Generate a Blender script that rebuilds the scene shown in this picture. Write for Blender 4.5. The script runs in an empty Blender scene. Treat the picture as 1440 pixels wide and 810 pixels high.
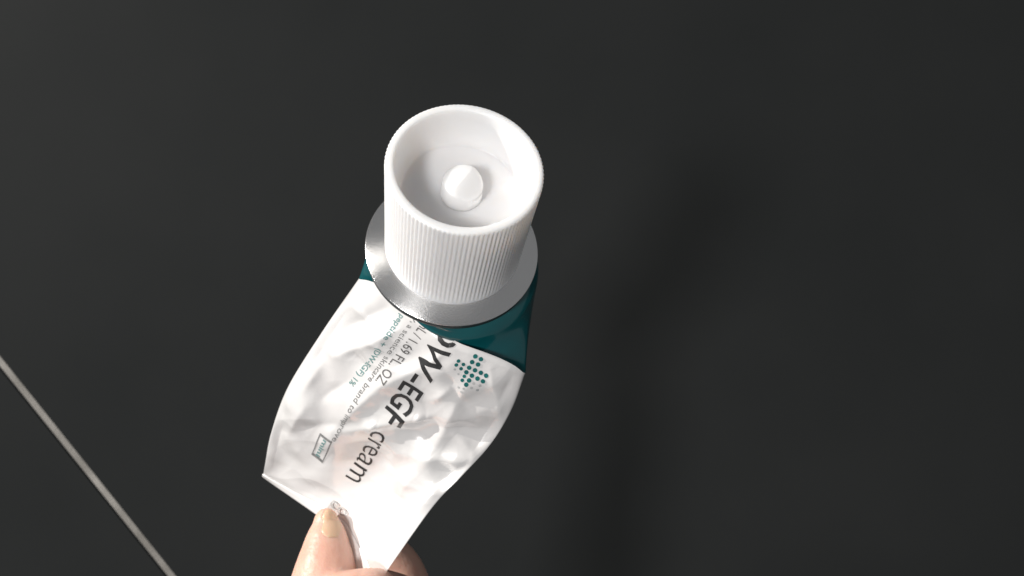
import bpy, bmesh, math, random
import numpy as np
from mathutils import Vector, Matrix, noise

random.seed(4)
MM = 0.001
CAMH = 460.0          # camera height over the tiles, mm
FPX = 1040.0          # focal length in pixels of the 1440 px wide photograph
scene = bpy.context.scene
col = scene.collection

# ------------------------------------------------------------------ camera, light, exposure
cam_d = bpy.data.cameras.new('camera')
cam = bpy.data.objects.new('camera', cam_d); col.objects.link(cam)
cam.location = (0, 0, CAMH * MM)
cam_d.sensor_width = 36.0
cam_d.lens = 36.0 * FPX / 1440.0
cam_d.clip_start = 0.005; cam_d.clip_end = 50
cam_d.dof.use_dof = True
cam_d.dof.focus_distance = 0.129
cam_d.dof.aperture_fstop = 36
scene.camera = cam

world = bpy.data.worlds.new('World'); scene.world = world
world.use_nodes = True
world.node_tree.nodes['Background'].inputs[0].default_value = (0.96, 0.98, 1.0, 1)
world.node_tree.nodes['Background'].inputs[1].default_value = 0.19

AIM = Vector((-9, 5, 320)) * MM
def area(name, direction, dist, size, watts, color, aim=AIM, shape='DISK'):
    d = bpy.data.lights.new(name, 'AREA'); d.shape = shape; d.size = size
    d.energy = watts; d.color = color
    o = bpy.data.objects.new(name, d); col.objects.link(o)
    v = Vector(direction).normalized()
    o.location = aim + v * dist
    o.rotation_euler = v.to_track_quat('Z', 'Y').to_euler()
    return o
area('sunlight', (-.81, .465, .37), 4.0, 0.045, 195, (1.0, .965, .91))
area('window_light', (-.372, -.115, .92), 0.90, 0.17, 5.7, (1.0, .985, .97))

vs = scene.view_settings
vs.view_transform = 'Standard'; vs.look = 'None'; vs.gamma = 1; vs.exposure = 0
vs.use_curve_mapping = False
scene.render.engine = 'CYCLES'

# ------------------------------------------------------------------ helpers
def unproj(px, py, d):
    """point at depth d (mm) below the lens; world millimetres"""
    return np.array([(px - 720) / FPX * d, (405 - py) / FPX * d, CAMH - d])
def proj(P):
    d = CAMH - P[..., 2]
    return np.stack([720 + FPX * P[..., 0] / d, 405 - FPX * P[..., 1] / d], -1)
def nrm(v): return v / np.linalg.norm(v, axis=-1, keepdims=True)

def link(name, verts, faces, mat, parent=None, smooth=True, mm=True):
    me = bpy.data.meshes.new(name)
    V = np.asarray(verts, float) * (MM if mm else 1)
    me.from_pydata([tuple(v) for v in V], [], [tuple(f) for f in faces])
    me.materials.append(mat)
    if smooth: me.polygons.foreach_set('use_smooth', [True] * len(me.polygons))
    me.update()
    o = bpy.data.objects.new(name, me); col.objects.link(o)
    if parent: o.parent = parent
    return o

def empty(name, label, cat):
    o = bpy.data.objects.new(name, None); col.objects.link(o)
    o['label'] = label; o['category'] = cat
    o.empty_display_size = .01
    return o

def grid_faces(n, m, wrap=False):
    """n rows of m points"""
    k = m if wrap else m - 1
    i, j = np.meshgrid(np.arange(n - 1), np.arange(k), indexing='ij')
    a = i * m + j; b = i * m + (j + 1) % m
    return np.stack([a, b, b + m, a + m], -1).reshape(-1, 4).tolist()

# ------------------------------------------------------------------ materials
def mat(name):
    m = bpy.data.materials.new(name); m.use_nodes = True
    nt = m.node_tree; b = nt.nodes['Principled BSDF']
    return m, nt, b
def setp(b, **k):
    for n, v in k.items(): b.inputs[n.replace('_', ' ')].default_value = v
def node(nt, t, **k):
    n = nt.nodes.new(t)
    for a, v in k.items(): setattr(n, a, v)
    return n
def noise_bump(nt, b, scale, dist, detail=4, strength=1.0):
    tc = node(nt, 'ShaderNodeTexCoord'); nz = node(nt, 'ShaderNodeTexNoise')
    nz.inputs['Scale'].default_value = scale; nz.inputs['Detail'].default_value = detail
    bp = node(nt, 'ShaderNodeBump'); bp.inputs['Distance'].default_value = dist
    bp.inputs['Strength'].default_value = strength
    nt.links.new(tc.outputs['Object'], nz.inputs['Vector'])
    nt.links.new(nz.outputs['Fac'], bp.inputs['Height'])
    nt.links.new(bp.outputs['Normal'], b.inputs['Normal'])
    return tc, nz, bp
def noise_color(nt, b, scale, c1, c2, detail=3, lo=.35, hi=.65):
    tc = node(nt, 'ShaderNodeTexCoord'); nz = node(nt, 'ShaderNodeTexNoise')
    nz.inputs['Scale'].default_value = scale; nz.inputs['Detail'].default_value = detail
    rp = node(nt, 'ShaderNodeValToRGB')
    rp.color_ramp.elements[0].position = lo; rp.color_ramp.elements[0].color = (*c1, 1)
    rp.color_ramp.elements[1].position = hi; rp.color_ramp.elements[1].color = (*c2, 1)
    nt.links.new(tc.outputs['Object'], nz.inputs['Vector'])
    nt.links.new(nz.outputs['Fac'], rp.inputs['Fac'])
    nt.links.new(rp.outputs['Color'], b.inputs['Base Color'])

m_cap, nt, b = mat('white_plastic')
setp(b, Base_Color=(.82, .81, .81, 1), Roughness=.4, Subsurface_Weight=.8, Subsurface_Scale=.003)
b.inputs['Subsurface Radius'].default_value = (1.0, .9, .8)
noise_bump(nt, b, 900, .00002)

m_peg, nt, b = mat('translucent_plastic')
setp(b, Base_Color=(.86, .85, .85, 1), Roughness=.42, Subsurface_Weight=1.0, Subsurface_Scale=.005)
b.inputs['Subsurface Radius'].default_value = (1.0, .95, .9)
noise_bump(nt, b, 900, .00002)

m_label, nt, b = mat('white_lacquer')
setp(b, Roughness=.27, Metallic=.11, Coat_Weight=1.0, Coat_Roughness=.05)
noise_color(nt, b, 60, (.775, .75, .742), (.81, .795, .785))
noise_bump(nt, b, 700, .00003, 2)

m_teal, nt, b = mat('teal_lacquer')
setp(b, Roughness=.2, Coat_Weight=.4, Coat_Roughness=.1)
noise_color(nt, b, 90, (.002, .066, .076), (.003, .085, .094))
noise_bump(nt, b, 300, .00006, 3)

m_metal, nt, b = mat('turned_aluminium')
setp(b, Metallic=1.0, Base_Color=(.86, .85, .845, 1), Roughness=.25, Anisotropic=.85, Anisotropic_Rotation=.25)
# fine scratches from the lathe and the handling, in the collar's own coordinates
tc = node(nt, 'ShaderNodeTexCoord')
tg = node(nt, 'ShaderNodeTangent', direction_type='RADIAL', axis='Z')
nt.links.new(tg.outputs['Tangent'], b.inputs['Tangent'])
sep = node(nt, 'ShaderNodeSeparateXYZ'); nt.links.new(tc.outputs['Object'], sep.inputs[0])
at = node(nt, 'ShaderNodeMath', operation='ARCTAN2')
nt.links.new(sep.outputs['Y'], at.inputs[0]); nt.links.new(sep.outputs['X'], at.inputs[1])
ln = node(nt, 'ShaderNodeVectorMath', operation='LENGTH'); nt.links.new(tc.outputs['Object'], ln.inputs[0])
cmb = node(nt, 'ShaderNodeCombineXYZ')
mu = node(nt, 'ShaderNodeMath', operation='MULTIPLY'); mu.inputs[1].default_value = 45
nt.links.new(at.outputs[0], mu.inputs[0]); nt.links.new(mu.outputs[0], cmb.inputs[0])
mu2 = node(nt, 'ShaderNodeMath', operation='MULTIPLY'); mu2.inputs[1].default_value = 1300
nt.links.new(ln.outputs['Value'], mu2.inputs[0]); nt.links.new(mu2.outputs[0], cmb.inputs[1])
nz = node(nt, 'ShaderNodeTexNoise'); nz.inputs['Scale'].default_value = 1.6; nz.inputs['Detail'].default_value = 3
nt.links.new(cmb.outputs[0], nz.inputs['Vector'])
bp = node(nt, 'ShaderNodeBump'); bp.inputs['Distance'].default_value = .000032
nt.links.new(nz.outputs['Fac'], bp.inputs['Height']); nt.links.new(bp.outputs['Normal'], b.inputs['Normal'])

m_gap_shade, nt, b = mat('collar_gap_shade')  # near-black colour stands in for the shade in the gap under the collar
setp(b, Base_Color=(.012, .02, .022, 1), Roughness=.45)

m_ink, nt, b = mat('black_ink'); setp(b, Roughness=.35)
noise_color(nt, b, 1500, (.022, .022, .023), (.04, .04, .041))
m_gink, nt, b = mat('grey_ink'); setp(b, Roughness=.35)
noise_color(nt, b, 1500, (.11, .105, .105), (.16, .155, .15))
m_soft, nt, b = mat('soft_grey_ink'); setp(b, Roughness=.35)
noise_color(nt, b, 1500, (.17, .17, .17), (.25, .25, .245))
m_pale, nt, b = mat('pale_ink'); setp(b, Roughness=.35)
noise_color(nt, b, 1500, (.36, .38, .38), (.50, .50, .50))
m_tink, nt, b = mat('teal_ink'); setp(b, Roughness=.35)
noise_color(nt, b, 800, (.006, .10, .10), (.010, .15, .14))
m_sink, nt, b = mat('soft_teal_ink'); setp(b, Roughness=.35)
noise_color(nt, b, 1500, (.12, .25, .25), (.19, .32, .31))

m_tile, nt, b = mat('dark_tile')
setp(b, Roughness=.68, Specular_IOR_Level=.06)
noise_color(nt, b, 6, (.0168, .0183, .0187), (.0210, .0223, .0226), 6, .3, .7)
noise_bump(nt, b, 900, .00003, 2)
m_grout, nt, b = mat('grout')
setp(b, Roughness=.9)
noise_color(nt, b, 55, (.19, .18, .165), (.32, .305, .285), 6, .3, .7)
noise_bump(nt, b, 900, .0006, 4)

m_skin, nt, b = mat('skin')
setp(b, Roughness=.42, Subsurface_Weight=.35, Subsurface_Scale=.004)
b.inputs['Subsurface Radius'].default_value = (1.0, .35, .18)
noise_color(nt, b, 130, (.69, .40, .31), (.77, .49, .39))
noise_bump(nt, b, 650, .00018, 6)
m_nail, nt, b = mat('nail')
setp(b, Base_Color=(.73, .46, .31, 1), Roughness=.38, Subsurface_Weight=.3, Subsurface_Scale=.002)

# ------------------------------------------------------------------ floor: dark tiles with pale grout
floor_z = 0.0
TS, GAP = 800.0, 4.0
ld = nrm(np.array([240.0, -300.0, 0]))                      # along the joint (y up)
ln_ = np.array([-ld[1], ld[0], 0])                           # towards the big tile (up and right)
p0 = unproj(120, 660, CAMH); p0[2] = 0
rot = math.atan2(ld[1], ld[0])
corner = unproj(0, 0, CAMH); corner[2] = 0
along0 = float(np.dot(corner - p0, ld)) - 70                 # where the main tile starts along the joint
fl = bpy.data.meshes.new('floor')
S = 1300.0
bm = bmesh.new()
bmesh.ops.create_cube(bm, size=1)
for v in bm.verts: v.co = Vector((v.co.x * 2600, v.co.y * 2600, v.co.z * 20)) * MM
bm.to_mesh(fl); bm.free(); fl.materials.append(m_grout)
floor = bpy.data.objects.new('floor', fl); col.objects.link(floor)
floor.location = (0, 0, (-10 - 1.0) * MM)
floor['kind'] = 'structure'
bm = bmesh.new(); bmesh.ops.create_cube(bm, size=1)
for v in bm.verts: v.co = Vector((v.co.x * TS, v.co.y * TS, v.co.z * 9)) * MM
bmesh.ops.bevel(bm, geom=[e for e in bm.edges], offset=.0007, segments=2, affect='EDGES')
tm = bpy.data.meshes.new('tile'); bm.to_mesh(tm); bm.free(); tm.materials.append(m_tile)
for i in range(-1, 2):
    for j in range(-1, 2):
        o = bpy.data.objects.new('tile', tm); col.objects.link(o)
        c = p0 + ld * (along0 + TS / 2 + i * (TS + GAP)) + ln_ * (GAP / 2 + TS / 2 + j * (TS + GAP))
        o.parent = floor
        o.location = (c[0] * MM, c[1] * MM, -4.5 * MM - floor.location.z + random.uniform(-.15, .15) * MM)
        o.rotation_euler = (0, 0, rot)

# ------------------------------------------------------------------ the tube: frame of the cap
AX = nrm(np.array([.1483, .4502, .8805]))                    # out of the tube through the cap
FC = np.array([-11.35, 8.01, CAMH - 142.41])                 # centre of the collar
RIMH, RCAP, RCOL = 25.98, 13.0, 16.67
ex = nrm(np.array([1.0, 0, 0]) - AX * AX[0]); ey = np.cross(AX, ex)
capM = Matrix(((ex[0], ey[0], AX[0], FC[0] * MM), (ex[1], ey[1], AX[1], FC[1] * MM),
               (ex[2], ey[2], AX[2], FC[2] * MM), (0, 0, 0, 1)))

tube = empty('cream_tube', 'crumpled white and teal cream tube with ribbed white cap held up over dark tiles', 'cream tube')
tube.location = Vector(FC) * MM
bpy.context.view_layer.update()
TI = -FC                                                     # children are stored relative to the collar

def lathe(profile, seg, mod=None):
    V = []; 
    for r, z in profile:
        for k in range(seg):
            t = 2 * math.pi * k / seg
            rr, zz = (r, z) if mod is None else mod(r, z, t, k)
            V.append((rr * math.cos(t), rr * math.sin(t), zz))
    return V, grid_faces(len(profile), seg, True)

def local_cap(o, parent=tube):
    """mesh written in the cap's own frame, hung on the tube"""
    if parent is tube:
        M = capM.copy(); M.translation = (0, 0, 0)
        o.matrix_local = M
    return o

# ---- cap, ribbed
NR, SUB = 104, 6
def arc(cx, cz, r, a0, a1, n):
    return [(cx + r * math.cos(math.radians(a0 + (a1 - a0) * i / n)), cz + r * math.sin(math.radians(a0 + (a1 - a0) * i / n))) for i in range(n + 1)]
H = RIMH
prof = [(11.6, 1.12), (12.7, 1.05)] + arc(12.72, 1.3, .25, -90, 0, 3)
prof += [(12.98, z) for z in np.linspace(1.8, H - 1.1, 26)]
prof += arc(RCAP - .55, H - .55, .55, 0, 90, 6)
prof += arc(11.75, H - .35, .35, 90, 180, 4)
prof += [(11.25, H - 2.5), (10.85, H - 5.0), (10.4, H - 7.4)]
prof += arc(9.9, H - 7.5, .45, 0, -90, 4)
prof += [(8.0, H - 7.95), (5.5, H - 7.95), (3.6, H - 7.95), (1.5, H - 7.95), (.01, H - 7.95)]
def ribmod(r, z, t, k):
    if r < 12.3 or z > H - .1: return r, z
    w = min(1, max(0, (z - 1.9) / 1.6)) * min(1, max(0, (H - .02 - z) / .5))
    ph = k % SUB / SUB
    s = .5 + .5 * math.cos(2 * math.pi * ph)
    return r - .19 * w * (1 - s ** .8), z
V, Fc = lathe(prof, NR * SUB, ribmod)
cap = local_cap(link('cap', V, Fc, m_cap, tube))
# ---- piercing peg: a short post with a chisel tip
pp = [(3.56, H - 8.0), (3.53, H - 7.0), (3.48, H - 5.2), (3.47, H - 4.6), (3.43, H - 4.3), (3.3, H - 4.1),
      (3.0, H - 3.95), (2.3, H - 3.85), (1.5, H - 3.8), (.8, H - 3.78), (.02, H - 3.78)]
ra = math.radians(58)
def chisel(r, z, t, k):
    if z < H - 5.3: return r, z
    x = r * math.sin(t - ra)
    return r, z - (.12 * abs(x) - .15 if x > 0 else .37 * abs(x) - .15) * min(1, (z - H + 5.3) / .9)
V, Fc = lathe(pp, 72, chisel)
peg = link('piercing_peg', V, Fc, m_peg, cap)
# ---- aluminium collar
cp = [(11.4, 1.0), (12.6, .98), (12.75, .96), (13.5, .78), (14.5, .54), (15.5, .28), (16.28, .06), (16.38, .02)] + arc(16.40, -.24, .26, 70, -90, 6) + [(16.3, -.6)] + [(15.9, -.72), (14.5, -.75)]
V, Fc = lathe(cp, 200)
local_cap(link('metal_collar', V, Fc, m_metal, tube))
V, Fc = lathe([(14.8, -.76), (16.2, -.78), (16.45, -1.0), (16.45, -1.9), (16.1, -2.2), (14.5, -2.3)], 120)  # added dark ring, paints the shadow line below the collar
local_cap(link('gap_shade_ring', V, Fc, m_gap_shade, tube))

# ------------------------------------------------------------------ the tube: body surface
# rows along the body: left edge, right edge (photo pixel, depth), front bulge, back bulge, fold into the middle
ROWS = [
    # v    left edge          right edge         front back  bow
    (0.0, (505, 391, 146), (739, 524, 144), 5.6, 9.5,  0.0),
    (1.0, (452, 468, 152), (719, 577, 150), 4.2, 8.0,  0.0),
    (2.0, (404, 546, 159), (689, 626, 154), 3.0, 5.5, -0.6),
    (3.0, (381, 610, 167), (647, 672, 156), 2.0, 3.5, -2.8),
    (4.0, (373, 652, 175), (603, 720, 157), 1.1, 1.8, -4.4),
    (5.0, (370, 669, 181), (512, 850, 161),  .35,  .5, -4.5),
]
rv = np.array([r[0] for r in ROWS])
rL = np.array([unproj(*r[1]) for r in ROWS]); rR = np.array([unproj(*r[2]) for r in ROWS])
rs = np.array([r[3:] for r in ROWS], float)
def cr(tab, v):
    """Catmull-Rom through the table rows at v"""
    v = np.clip(np.asarray(v, float), 0, len(tab) - 1 - 1e-9)
    i = np.floor(v).astype(int); t = (v - i)[..., None]
    P = np.concatenate([[2 * tab[0] - tab[1]], tab, [2 * tab[-1] - tab[-2]]])
    p0, p1, p2, p3 = P[i], P[i + 1], P[i + 2], P[i + 3]
    return .5 * (2 * p1 + (p2 - p0) * t + (2 * p0 - 5 * p1 + 4 * p2 - p3) * t ** 2 + (3 * p1 - p0 - 3 * p2 + p3) * t ** 3)
def frame(v):
    v = np.clip(np.asarray(v, float), 0, 5)
    L, R = cr(rL, v), cr(rR, v)
    e = 1e-2
    d = nrm((cr(rL, np.clip(v + e, 0, 5)) + cr(rR, np.clip(v + e, 0, 5))) - (cr(rL, np.clip(v - e, 0, 5)) + cr(rR, np.clip(v - e, 0, 5))))
    hw = (R - L) / 2
    n = nrm(np.cross(hw, -d))
    n = np.where((n[..., 2:3] < 0), -n, n)
    return (L + R) / 2, hw, n
UPT = nrm(np.array([.40, .75, .30]))
def base_front(u, v):
    M, hw, n = frame(v); s = cr(rs, v)
    u_ = np.asarray(u)[..., None]
    lens = np.clip(1 - np.abs(u_) ** 2.0, 0, 1) ** .6
    u0 = .18
    tent = np.where(u_ < u0, (u_ + 1) / (1 + u0), (1 - u_) / (1 - u0)).clip(0, 1)
    tent = 1 - np.sqrt((1 - tent) ** 2 + .02) + .0
    return M + hw * u_ + n * (s[..., 0:1] * lens + s[..., 2:3] * tent) + rise(u_, np.asarray(v)[..., None]) + pull(tent, np.asarray(v)[..., None])
def pull(tent, v_):
    """the end is gathered up where the thumb pinches it"""
    return UPT * (5.0 * tent * np.clip((v_ - 3.4) / 1.6, 0, 1) ** 2)
EDGE = np.array([(505, 391), (530, 398), (558, 420), (582, 438), (604, 453), (622, 467), (645, 482), (670, 491), (700, 502), (722, 512), (739, 524)], float)
def rise(u_, v_):
    """the front is pressed up under the collar, more so on its left half"""
    k = np.clip(1 - v_ / 1.1, 0, 1)
    h = np.interp(u_, RU, RH)
    return UPT * (h * k * k * (3 - 2 * k))
RU = np.linspace(-1, 1, 81); RH = np.zeros(81)
def solve_rise():
    global RH
    z0 = np.zeros(81); B = base_front(RU, z0)
    lo = np.full(81, -8.0); hi = np.full(81, 14.0)
    for _ in range(40):
        m = (lo + hi) / 2
        q = proj(B + UPT * m[:, None])
        below = q[:, 1] > np.interp(q[:, 0], EDGE[:, 0], EDGE[:, 1])
        lo = np.where(below, m, lo); hi = np.where(below, hi, m)
    h = (lo + hi) / 2
    h *= np.clip((1 - np.abs(RU)) / .06, 0, 1)
    for _ in range(6): h[1:-1] = (h[:-2] + 2 * h[1:-1] + h[2:]) / 4
    RH = h
def base_back(u, v):
    M, hw, n = frame(v); s = cr(rs, v)
    u_ = np.asarray(u)[..., None]
    lens = np.clip(1 - np.abs(u_) ** 2.0, 0, 1) ** .6
    u0 = .18
    tent = np.where(u_ < u0, (u_ + 1) / (1 + u0), (1 - u_) / (1 - u0)).clip(0, 1)
    tent = 1 - np.sqrt((1 - tent) ** 2 + .02)
    return M + hw * u_ - n * (s[..., 1:2] * lens) + n * (s[..., 2:3] * tent) + pull(tent, np.asarray(v)[..., None])

solve_rise()

# dents and creases of the squeezed metal: (x1, y1, x2, y2, height mm, reach px, sharpness)
FOLDS = [
    (478, 470, 540, 436, -1.1, 13, 1.2), (500, 430, 528, 462, .8, 9, 1.0), (470, 500, 560, 462, .9, 12, 1.0),
    (600, 512, 540, 536, 1.3, 24, 1.0), (540, 536, 468, 604, 1.3, 22, 1.0),
    (655, 546, 612, 628, 1.0, 17, 1.1), (612, 628, 590, 660, .5, 18, 1.2), (628, 520, 645, 560, -.5, 10, 1.0),
    (432, 600, 480, 596, -.8, 12, 1.1), (480, 606, 560, 592, .8, 12, 1.0), (560, 592, 600, 588, .9, 9, 1.0),
    (600, 596, 700, 612, -1.2, 20, 1.0), (560, 600, 620, 634, -.9, 16, 1.0), (520, 600, 560, 640, .6, 9, 1.0),
    (575, 640, 660, 650, .8, 14, 1.0), (540, 660, 600, 690, .7, 12, 1.0), (600, 690, 660, 655, -.8, 12, 1.0),
    (690, 520, 706, 592, .55, 12, 1.0), (720, 530, 704, 560, -.5, 9, 1.0), (400, 560, 450, 600, .6, 18, 1.3),
    (392, 620, 470, 640, -.5, 22, 1.4), (420, 640, 470, 690, .5, 18, 1.3), (436, 520, 470, 560, -.6, 16, 1.2),
    (560, 500, 600, 540, -.6, 18, 1.3), (516, 470, 560, 500, .5, 8, 1.0), (640, 590, 690, 574, .4, 14, 1.2),
    (480, 742, 560, 664, -.5, 10, 1.0), (560, 700, 590, 650, .6, 14, 1.0), (572, 745, 640, 660, .4, 16, 1.2),
    (610, 640, 640, 676, -.7, 9, 1.1), (590, 668, 622, 700, .6, 9, 1.1), (548, 690, 575, 720, -.5, 9, 1.2), (640, 612, 668, 640, .6, 8, 1.1),
    (530, 640, 556, 668, -.6, 9, 1.1), (455, 560, 486, 540, -.6, 8, 1.1), (430, 545, 452, 512, .6, 9, 1.1), (500, 500, 520, 520, -.6, 7, 1.1),
    (552, 470, 575, 492, .5, 7, 1.1), (404, 612, 430, 572, .5, 8, 1.1), (640, 552, 668, 590, -.5, 8, 1.1), (612, 560, 632, 548, .5, 6, 1.1),
    (583, 586, 596, 592, .55, 6, 1.3), (520, 594, 532, 598, .5, 5, 1.3), (604, 508, 622, 496, .5, 6, 1.0),
]
def dent(px, u):
    X, Y = px[..., 0], px[..., 1]
    D = np.zeros(X.shape)
    for x1, y1, x2, y2, h, w, p in FOLDS:
        dx, dy = x2 - x1, y2 - y1; L2 = dx * dx + dy * dy
        t = ((X - x1) * dx + (Y - y1) * dy) / L2
        tc = np.clip(t, 0, 1)
        d = np.hypot(X - x1 - tc * dx, Y - y1 - tc * dy)
        prof = np.exp(-((np.sqrt(d * d + 9.0) - 3.0) / w) ** p)
        D += h * 1.25 * prof * (.55 + .45 * np.sin(np.pi * np.clip(t, 0, 1)))
    return D
def crumple(P):
    out = np.empty(len(P))
    for i, p in enumerate(P):
        a = noise.noise(Vector((p[0] / 15.0, p[1] / 15.0, 3.1)))
        b_ = noise.noise(Vector((p[0] / 5.2 + 7, p[1] / 5.2, 9.7)))
        c_ = noise.noise(Vector((p[0] / 8.5 + 31, p[1] / 8.5, 1.7)))
        d_ = noise.noise(Vector((p[0] / 4.6 - 11, p[1] / 4.6, 5.3)))
        out[i] = .55 * (1 - 2 * abs(a)) + 1.05 * c_ + np.float64(.42) * d_ + .10 * (1 - 2 * abs(b_)) - .4
    return out
def front(u, v):
    """crumpled front face"""
    sh = np.shape(u); u = np.ravel(u); v = np.ravel(v)
    B = base_front(u, v); _, _, n = frame(v)
    D = dent(proj(B), u) + crumple(B)
    fade = np.clip((1 - np.abs(u)) / .10, 0, 1) * np.clip(v / .12, .25, 1) * np.clip((5 - v) / .35, .15, 1)
    # the two long edges ripple a little too
    return (B + n * (D * fade)[:, None]).reshape(sh + (3,))

# ---- white body
NV, NU, NB = 300, 230, 40
uu = np.sin(np.linspace(-1, 1, NU) * math.pi / 2) * .35 + np.linspace(-1, 1, NU) * .65
vv = np.linspace(0, 5, NV)
Vg, Ug = np.meshgrid(vv, uu, indexing='ij')
Pf = front(Ug, Vg)
ub = -np.cos(np.linspace(0, 1, NB) * math.pi)[::-1]
Vb, Ub = np.meshgrid(vv, ub[1:-1], indexing='ij')
Pb = base_back(Ub, Vb)
ring = np.concatenate([Pf, Pb], 1)
nring = ring.shape[1]
body = link('tube_body', (ring + TI).reshape(-1, 3), grid_faces(NV, nring, True), m_label, tube)

# ---- teal shoulder: from the round neck to the flattened body
th_f = np.arccos(np.clip(uu, -1, 1)); 
ang = np.concatenate([math.pi * (1 - (uu + 1) / 2), -math.pi * (1 - (ub[1:-1] + 1) / 2)])
# keep the polar angle spread evenly: u=-1 at the left, u=+1 at the right, front in between
fx = ex * 1.0; 
side = nrm((rR[0] - rL[0]) - AX * np.dot(rR[0] - rL[0], AX)); frontdir = -np.cross(AX, side)
if frontdir[1] > 0: frontdir = -frontdir
angf = np.arccos(np.clip(uu, -1, 1)); angb = -np.arccos(np.clip(ub[1:-1], -1, 1))
ang = np.concatenate([angf, angb])
lens0 = ring[0]
rows = []
NS = 60
for k in range(NS):
    w = k / (NS - 1)
    r = 15.6 + 2.1 * math.sin(min(1, w / .28) * math.pi / 2)
    c = FC - AX * (1.6 + 10.5 * w)
    circ = c + r * (np.cos(ang)[:, None] * side + np.sin(ang)[:, None] * frontdir)
    s = w ** 1.7 * (1 - .0 * w)
    s = s * s * (3 - 2 * s) * .5 + s * .5
    P = circ * (1 - s) + lens0 * s
    # small buckles running round under the collar
    fr = np.clip(np.sin(ang), 0, 1)
    bk = .75 * math.sin(w * 24) * math.exp(-w * 3.0) * fr * (np.cos(ang * 3.0 + .6) * .5 + .6)
    P = P + frontdir * bk[:, None]
    # pushed in where the white front comes up under the collar
    pin = np.exp(-((ang - 2.2) / .75) ** 2) * min(1, w / .15) * (1 - s)
    P = P - frontdir * (6.0 * pin)[:, None]
    rows.append(P)
rows = np.array(rows)
link('tube_shoulder', (rows + TI).reshape(-1, 3), grid_faces(NS, nring, True), m_teal, tube)

# ---- crimped end: the sheet folded over on itself
nc = 120
uc = np.linspace(-1, 1, nc)
def crimp_pts():
    R = []
    for vq, off in ((4.78, .10), (4.80, .26), (4.90, .30), (5.0, .28)):
        v_ = np.full(nc, vq); _, _, n = frame(v_)
        R.append(front(uc, v_) + n * off)
    v_ = np.full(nc, 5.0); M, hw, n = frame(v_)
    e = front(uc, v_); d = nrm(front(uc, v_) - front(uc, v_ - .1))
    R.append(e + n * .3 + d * .35); R.append(e - n * .5 + d * .35)
    for vq, off in ((5.0, .75), (4.9, .8), (4.78, .7)):
        v_ = np.full(nc, vq); _, _, n = frame(v_)
        R.append(base_back(uc, v_) - n * off)
    return np.array(R)
cpz = crimp_pts()
crimp = link('crimped_end', (cpz + TI).reshape(-1, 3), grid_faces(len(cpz), nc), m_label, tube)

# ------------------------------------------------------------------ print on the body
gu, gv = np.meshgrid(np.linspace(-1, 1, 161), np.linspace(0, 5, 201), indexing='ij')
gp = proj(base_front(gu.ravel(), gv.ravel()))
guf, gvf = gu.ravel(), gv.ravel()
def to_uv(px):
    """(u, v) on the body of a place in the layout"""
    px = np.asarray(px, float)
    u = np.empty(len(px)); v = np.empty(len(px))
    for i, p in enumerate(px):
        k = np.argmin(((gp - p) ** 2).sum(1)); u[i], v[i] = guf[k], gvf[k]
    for _ in range(6):
        u = np.clip(u, -1, 1); v = np.clip(v, -.2, 5)
        e = 1e-3
        q = proj(base_front(u, v)); qu = (proj(base_front(u + e, v)) - q) / e; qv = (proj(base_front(u, v + e)) - q) / e
        r = px - q; det = qu[:, 0] * qv[:, 1] - qu[:, 1] * qv[:, 0]
        det = np.where(np.abs(det) < 1e-6, 1e-6, det)
        u = u + (r[:, 0] * qv[:, 1] - r[:, 1] * qv[:, 0]) / det * .9
        v = v + (qu[:, 0] * r[:, 1] - qu[:, 1] * r[:, 0]) / det * .9
    return u, v
def lay(px, lift):  # lift: print thickness, mm
    u, v = to_uv(px)
    ok = (v > .03) & (np.abs(u) < .985) & (v < 4.97)
    u = np.clip(u, -.99, .99); v = np.clip(v, .0, 4.99)
    e = 4e-3
    P = front(u, v)
    n = nrm(np.cross(front(u + e, v) - P, front(u, v + e) - P))
    _, _, nb = frame(v)
    n = np.where((n * nb).sum(1, keepdims=True) < 0, -n, n)
    return P + n * lift, ok

def text_mesh(txt, bold=0.0, maxlen=.12, spacing=1.0):
    c = bpy.data.curves.new('t', 'FONT'); c.body = txt; c.size = 1.0; c.offset = bold
    c.space_character = spacing; c.resolution_u = 3
    o = bpy.data.objects.new('t', c); col.objects.link(o)
    dg = bpy.context.evaluated_depsgraph_get()
    me = bpy.data.meshes.new_from_object(o.evaluated_get(dg))
    bpy.data.objects.remove(o); bpy.data.curves.remove(c)
    bm = bmesh.new(); bm.from_mesh(me); bpy.data.meshes.remove(me)
    bmesh.ops.remove_doubles(bm, verts=bm.verts, dist=1e-4)
    bmesh.ops.triangulate(bm, faces=bm.faces)
    for _ in range(5):
        es = [e for e in bm.edges if e.calc_length() > maxlen]
        if not es: break
        bmesh.ops.subdivide_edges(bm, edges=es, cuts=1)
        bmesh.ops.triangulate(bm, faces=bm.faces)
    bm.verts.index_update()
    V = np.array([v.co[:] for v in bm.verts]); Fs = [[v.index for v in f.verts] for f in bm.faces]
    bm.free()
    return V, Fs

def write(name, txt, path, em_up, mat_, bold=0.0, marks=None, maxlen=.12, spacing=1.0, parent=body, lift=.07):
    """txt along a polyline of layout pixels; marks = the text x at each polyline point (default: even by length)"""
    V, Fs = text_mesh(txt, bold, maxlen, spacing)
    path = np.asarray(path, float)
    L = np.concatenate([[0], np.cumsum(np.hypot(*np.diff(path, axis=0).T))])
    W = V[:, 0].max()
    m = L / L[-1] * W if marks is None else np.asarray(marks) * W
    bx = np.interp(V[:, 0], m, path[:, 0]); by = np.interp(V[:, 0], m, path[:, 1])
    up = np.asarray(em_up, float)
    px = np.stack([bx, by], 1) + V[:, 1:2] * up
    P, ok = lay(px, lift)
    Fs = [f for f in Fs if all(ok[i] for i in f)]
    if not Fs: return None
    return link(name, P + TI, Fs, mat_, parent, smooth=True)

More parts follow.
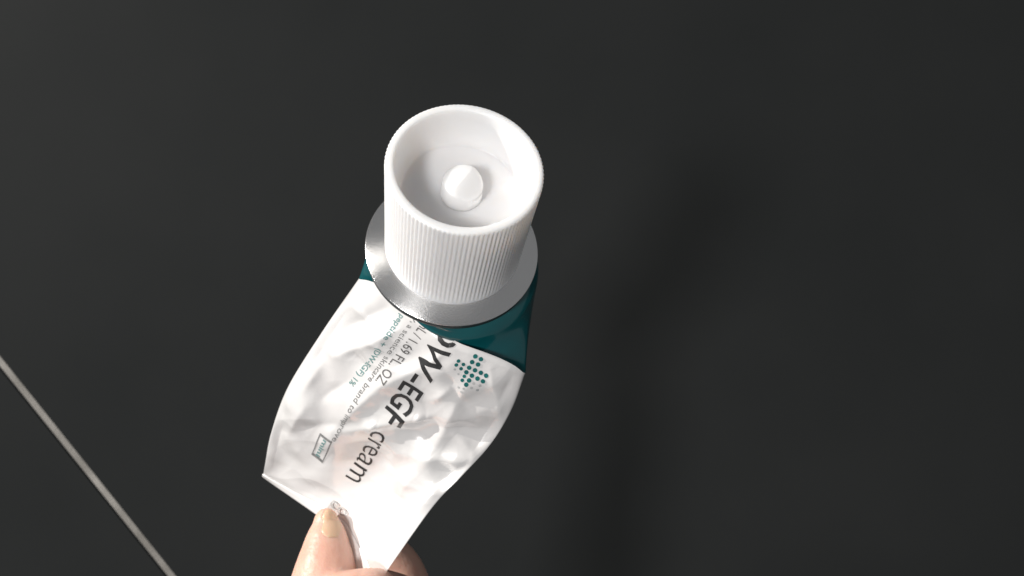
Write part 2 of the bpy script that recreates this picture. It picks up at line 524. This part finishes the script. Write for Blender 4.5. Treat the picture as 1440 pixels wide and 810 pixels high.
def blob(cx, cy, rx, ry, rot_, n=14):
    t = np.linspace(0, 2 * np.pi, n, endpoint=False)
    x, y = rx * np.cos(t), ry * np.sin(t); c, s = math.cos(rot_), math.sin(rot_)
    return np.stack([cx + x * c - y * s, cy + x * s + y * c], 1)

def adv(txt, k, bold=0.0):
    """where letter k of txt starts, as a share of its whole width"""
    full = text_mesh(txt, bold, 9)[0][:, 0].max()
    return (text_mesh(txt[:k] + 'I', bold, 9)[0][:, 0].max() - text_mesh('I', bold, 9)[0][:, 0].max()) / full
TT = 'DW-EGF'
write('title_lettering', TT, [(628, 447), (597, 492), (572, 528), (547, 566), (537, 581)],
      (37, 31), m_ink, .014, marks=[0, (adv(TT, 1) + adv(TT, 2)) / 2, adv(TT, 3), adv(TT, 5), 1], maxlen=.08)
write('title_lettering', 'cream', [(528, 598), (508, 633), (486, 669)], (39, 27), m_ink, -.006, maxlen=.08)
VT = '50mL / 1.69 FL. OZ.'
write('volume_lettering', VT, [(606, 438), (578, 472), (555, 500), (531, 530)], (17, 11), m_gink, .0, marks=[0, adv(VT, 7), .68, 1], maxlen=.25)
write('slogan_lettering', 'now, a science skincare brand to improve', [(595, 431), (565, 467), (534, 510), (504, 552), (484, 588), (469, 616)],
      (9.8, 6.5), m_soft, .0, maxlen=.5)
write('formula_lettering', 'peptide + (DW-EGF) 1%', [(564, 440), (540, 476), (516, 508), (490, 539)], (9.8, 6.5), m_sink, .01, maxlen=.5)
write('foot_lettering', 'co', [(461, 708), (484, 727)], (14, -16), m_pale, -.012, maxlen=.15, lift=.42)
write('stamp_lettering', 'mini', [(457.5, 615), (443.5, 640)], (9, 5), m_sink, .02, maxlen=.4)

# frame of the stamp
def strip(name, loop, w, mat_):
    loop = np.asarray(loop, float); V = []; Fs = []
    n = len(loop); c = loop.mean(0)
    D = []
    for i in range(n):
        a, b_ = loop[i], loop[(i + 1) % n]
        for t in np.linspace(0, 1, 24, endpoint=False): D.append(a + (b_ - a) * t)
    D = np.array(D); inn = c + (D - c) * (1 - w)
    P, ok = lay(np.concatenate([D, inn]), .10); k = len(D)
    Fs = [(i, (i + 1) % k, (i + 1) % k + k, i + k) for i in range(k)]
    return link(name, P + TI, Fs, mat_, body)
strip('stamp_frame', [(451, 608), (470, 618), (454.5, 650), (437.5, 639)], .16, m_soft)

# the mark of dots
def zz(pts): return [(570 + x / 7.36, 450 + y / 7.36) for x, y in pts]
DOTS = zz([(728, 370), (785, 400), (560, 408), (540, 445), (610, 445), (697, 425), (757, 452), (587, 487), (668, 480), (727, 508),
           (787, 535), (843, 562), (640, 525), (620, 565), (697, 560), (755, 590), (812, 617), (600, 603), (670, 605), (643, 645)])
PALE = zz([(560, 540), (525, 490), (718, 637), (780, 662), (695, 680), (752, 710), (560, 680), (590, 725), (615, 685)])
for pts, mt in ((DOTS, m_tink), (PALE, m_pale)):
    for (x, y) in pts:
        rx = 3.25 if x > 655 else 2.6
        if mt is m_pale: rx *= .62
        q = blob(x, y, rx, rx * .92, .5)
        P, ok = lay(np.concatenate([q, [[x, y]]]), .07)
        k = len(q)
        link('logo_dot', P + TI, [(i, (i + 1) % k, k) for i in range(k)], mt, body)

# ------------------------------------------------------------------ the hand that holds the tube
hand = empty('hand', 'bare hand pinching the crimped lower end of the tube', 'hand')
def limb(path, seg=28, rings=60, flat=1.0, up=(0, 0, 1)):
    """tapered limb through (px, py, depth, radius) stations, rounded at its end"""
    pts = np.array([unproj(*p[:3]) for p in path]); rad = np.array([p[3] for p in path])
    tt = np.linspace(0, len(path) - 1, rings)
    C = cr(pts, tt); R = cr(rad[:, None], tt)[:, 0]
    return C, R
def limb_mesh(bm, C, R, seg=24, flat=1.0, up=(0, 0, 1)):
    T = nrm(np.gradient(C, axis=0)); up = np.array(up, float)
    rings = []
    def ring_(c, t, r):
        s = nrm(np.cross(t, up)); q = np.cross(s, t)
        return [bm.verts.new(Vector(c + r * (math.cos(a) * s + flat * math.sin(a) * q))) for a in np.linspace(0, 2 * np.pi, seg, endpoint=False)]
    # rounded caps at both ends
    for k in (80, 60, 40, 20):
        a = math.radians(k); rings.append(ring_(C[0] - T[0] * R[0] * math.sin(a) , T[0], R[0] * math.cos(a)))
    for i in range(len(C)): rings.append(ring_(C[i], T[i], R[i]))
    for k in (20, 40, 60, 80):
        a = math.radians(k); rings.append(ring_(C[-1] + T[-1] * R[-1] * math.sin(a), T[-1], R[-1] * math.cos(a)))
    for a_, b_ in zip(rings[:-1], rings[1:]):
        for i in range(seg):
            bm.faces.new((a_[i], a_[(i + 1) % seg], b_[(i + 1) % seg], b_[i]))
    bm.faces.new(rings[0][::-1]); bm.faces.new(rings[-1])

LIMBS = [
    # thumb on the front of the tube
    ([(458, 730, 168, 2.7), (459, 743, 167.5, 4.0), (459, 765, 166.3, 5.3), (458, 800, 164.7, 7.1), (457, 845, 164, 8.8), (462, 890, 165.5, 9.1),
      (470, 950, 168, 9.4), (478, 1020, 173, 10.5), (490, 1100, 180, 14)], .92),
    # index finger curled behind the tube, seen at its right edge
    ([(505, 764, 192, 5.0), (530, 776, 192, 6.2), (555, 802, 192, 7.0), (568, 840, 190, 7.8), (582, 900, 189, 8.8), (592, 960, 187, 9.0), (570, 1060, 192, 10.5), (545, 1150, 193, 12)], 1.0),
    # side of the bent middle finger below the end of the tube
    ([(480, 826, 157, 3.4), (503, 827, 157, 4.0), (532, 832, 159, 4.8), (572, 858, 168, 6.6), (606, 905, 182, 8.6), (622, 990, 194, 9.0), (600, 1080, 198, 10), (570, 1160, 196, 12)], 1.0),
    ([(520, 880, 184, 5.0), (560, 890, 190, 7.4), (615, 930, 198, 8.4), (640, 1010, 203, 8.8), (620, 1100, 203, 10), (590, 1170, 199, 11)], 1.0),
    ([(540, 930, 196, 4.6), (580, 940, 202, 6.6), (625, 980, 208, 7.4), (640, 1060, 209, 7.8), (620, 1130, 207, 9), (600, 1190, 202, 10)], 1.0),
    # palm and forearm
    ([(540, 1110, 190, 16), (530, 1180, 190, 20), (522, 1260, 192, 22), (520, 1350, 196, 24), (520, 1460, 200, 24)], .72),
    ([(575, 1110, 195, 14), (575, 1190, 197, 19), (560, 1280, 198, 20), (535, 1380, 199, 22), (520, 1460, 201, 23)], .72),
    ([(527, 1400, 198, 25), (518, 1480, 201, 24), (505, 1600, 206, 26), (490, 1760, 212, 31), (470, 2000, 222, 36), (455, 2300, 235, 39), (440, 2600, 248, 40)], .85),
]
bm = bmesh.new()
for path, flat in LIMBS:
    C, R = limb(path)
    limb_mesh(bm, C * MM, R * MM, 24, flat)
me = bpy.data.meshes.new('palm_and_fingers'); bm.to_mesh(me); bm.free()
tmp = bpy.data.objects.new('palm_and_fingers', me); col.objects.link(tmp)
rm = tmp.modifiers.new('r', 'REMESH'); rm.mode = 'VOXEL'; rm.voxel_size = .0008; rm.use_smooth_shade = True
sm = tmp.modifiers.new('s', 'SMOOTH'); sm.factor = .5; sm.iterations = 6
dg = bpy.context.evaluated_depsgraph_get()
me2 = bpy.data.meshes.new_from_object(tmp.evaluated_get(dg))
bpy.data.objects.remove(tmp)
me2.materials.clear(); me2.materials.append(m_skin)
me2.polygons.foreach_set('use_smooth', [True] * len(me2.polygons))
skin = bpy.data.objects.new('skin', me2); col.objects.link(skin)
hp = unproj(530, 1180, 190) * MM
hand.location = hp
skin.parent = hand; skin.location = -Vector(hp)

# thumb nail: a thin shell that follows the thumb's end on the side turned to the camera
C, R = limb(LIMBS[0][0], rings=240)
T = nrm(np.gradient(C, axis=0))
nn0 = nrm(np.array([.80, .15, .75]))
tipc = C[0] - T[0] * R[0] * .80
NA, NBn = 18, 16
top, bot = [], []
sL = np.concatenate([[0], np.cumsum(np.linalg.norm(np.diff(C, axis=0), axis=1))])
for i in range(NA):
    a = i / (NA - 1); dist = -2.0 + 6.4 * a
    q = np.interp(max(dist, 0), sL, np.arange(len(C))); k0 = int(q)
    c, r, t = C[k0], R[k0] * .985, T[k0]
    if dist < 0: c = c + t * dist; r = math.sqrt(max(r * r - dist * dist, .3)) + .15
    n_ = nrm(nn0 - t * np.dot(nn0, t)); sd = np.cross(t, n_)
    half = .84 * (1 - .45 * max(0, (.25 - a) / .25) ** 2) * (1 - .45 * max(0, (a - .75) / .25) ** 2)
    for j in range(NBn):
        s_ = (-1 + 2 * j / (NBn - 1)) * half
        sj = 2 * j / (NBn - 1) - 1
        lift = .30 * (1 - .6 * a * a) * (1 - sj ** 4) - .12
        p = c + (r * .955 + lift) * (n_ * math.cos(s_) + sd * math.sin(s_))
        top.append(p); bot.append(p - n_ * .45)
Vn = np.array(top + bot); k = NA * NBn
Fn = grid_faces(NA, NBn); Fn += [tuple(x + k for x in f[::-1]) for f in grid_faces(NA, NBn)]
edge = [j for j in range(NBn)] + [i * NBn + NBn - 1 for i in range(1, NA)] + [(NA - 1) * NBn + j for j in range(NBn - 2, -1, -1)] + [i * NBn for i in range(NA - 2, 0, -1)]
for a_, b_ in zip(edge, edge[1:] + edge[:1]): Fn.append((b_, a_, a_ + k, b_ + k))
o = link('thumbnail', Vn - np.array(hp) / MM, Fn, m_nail, hand)
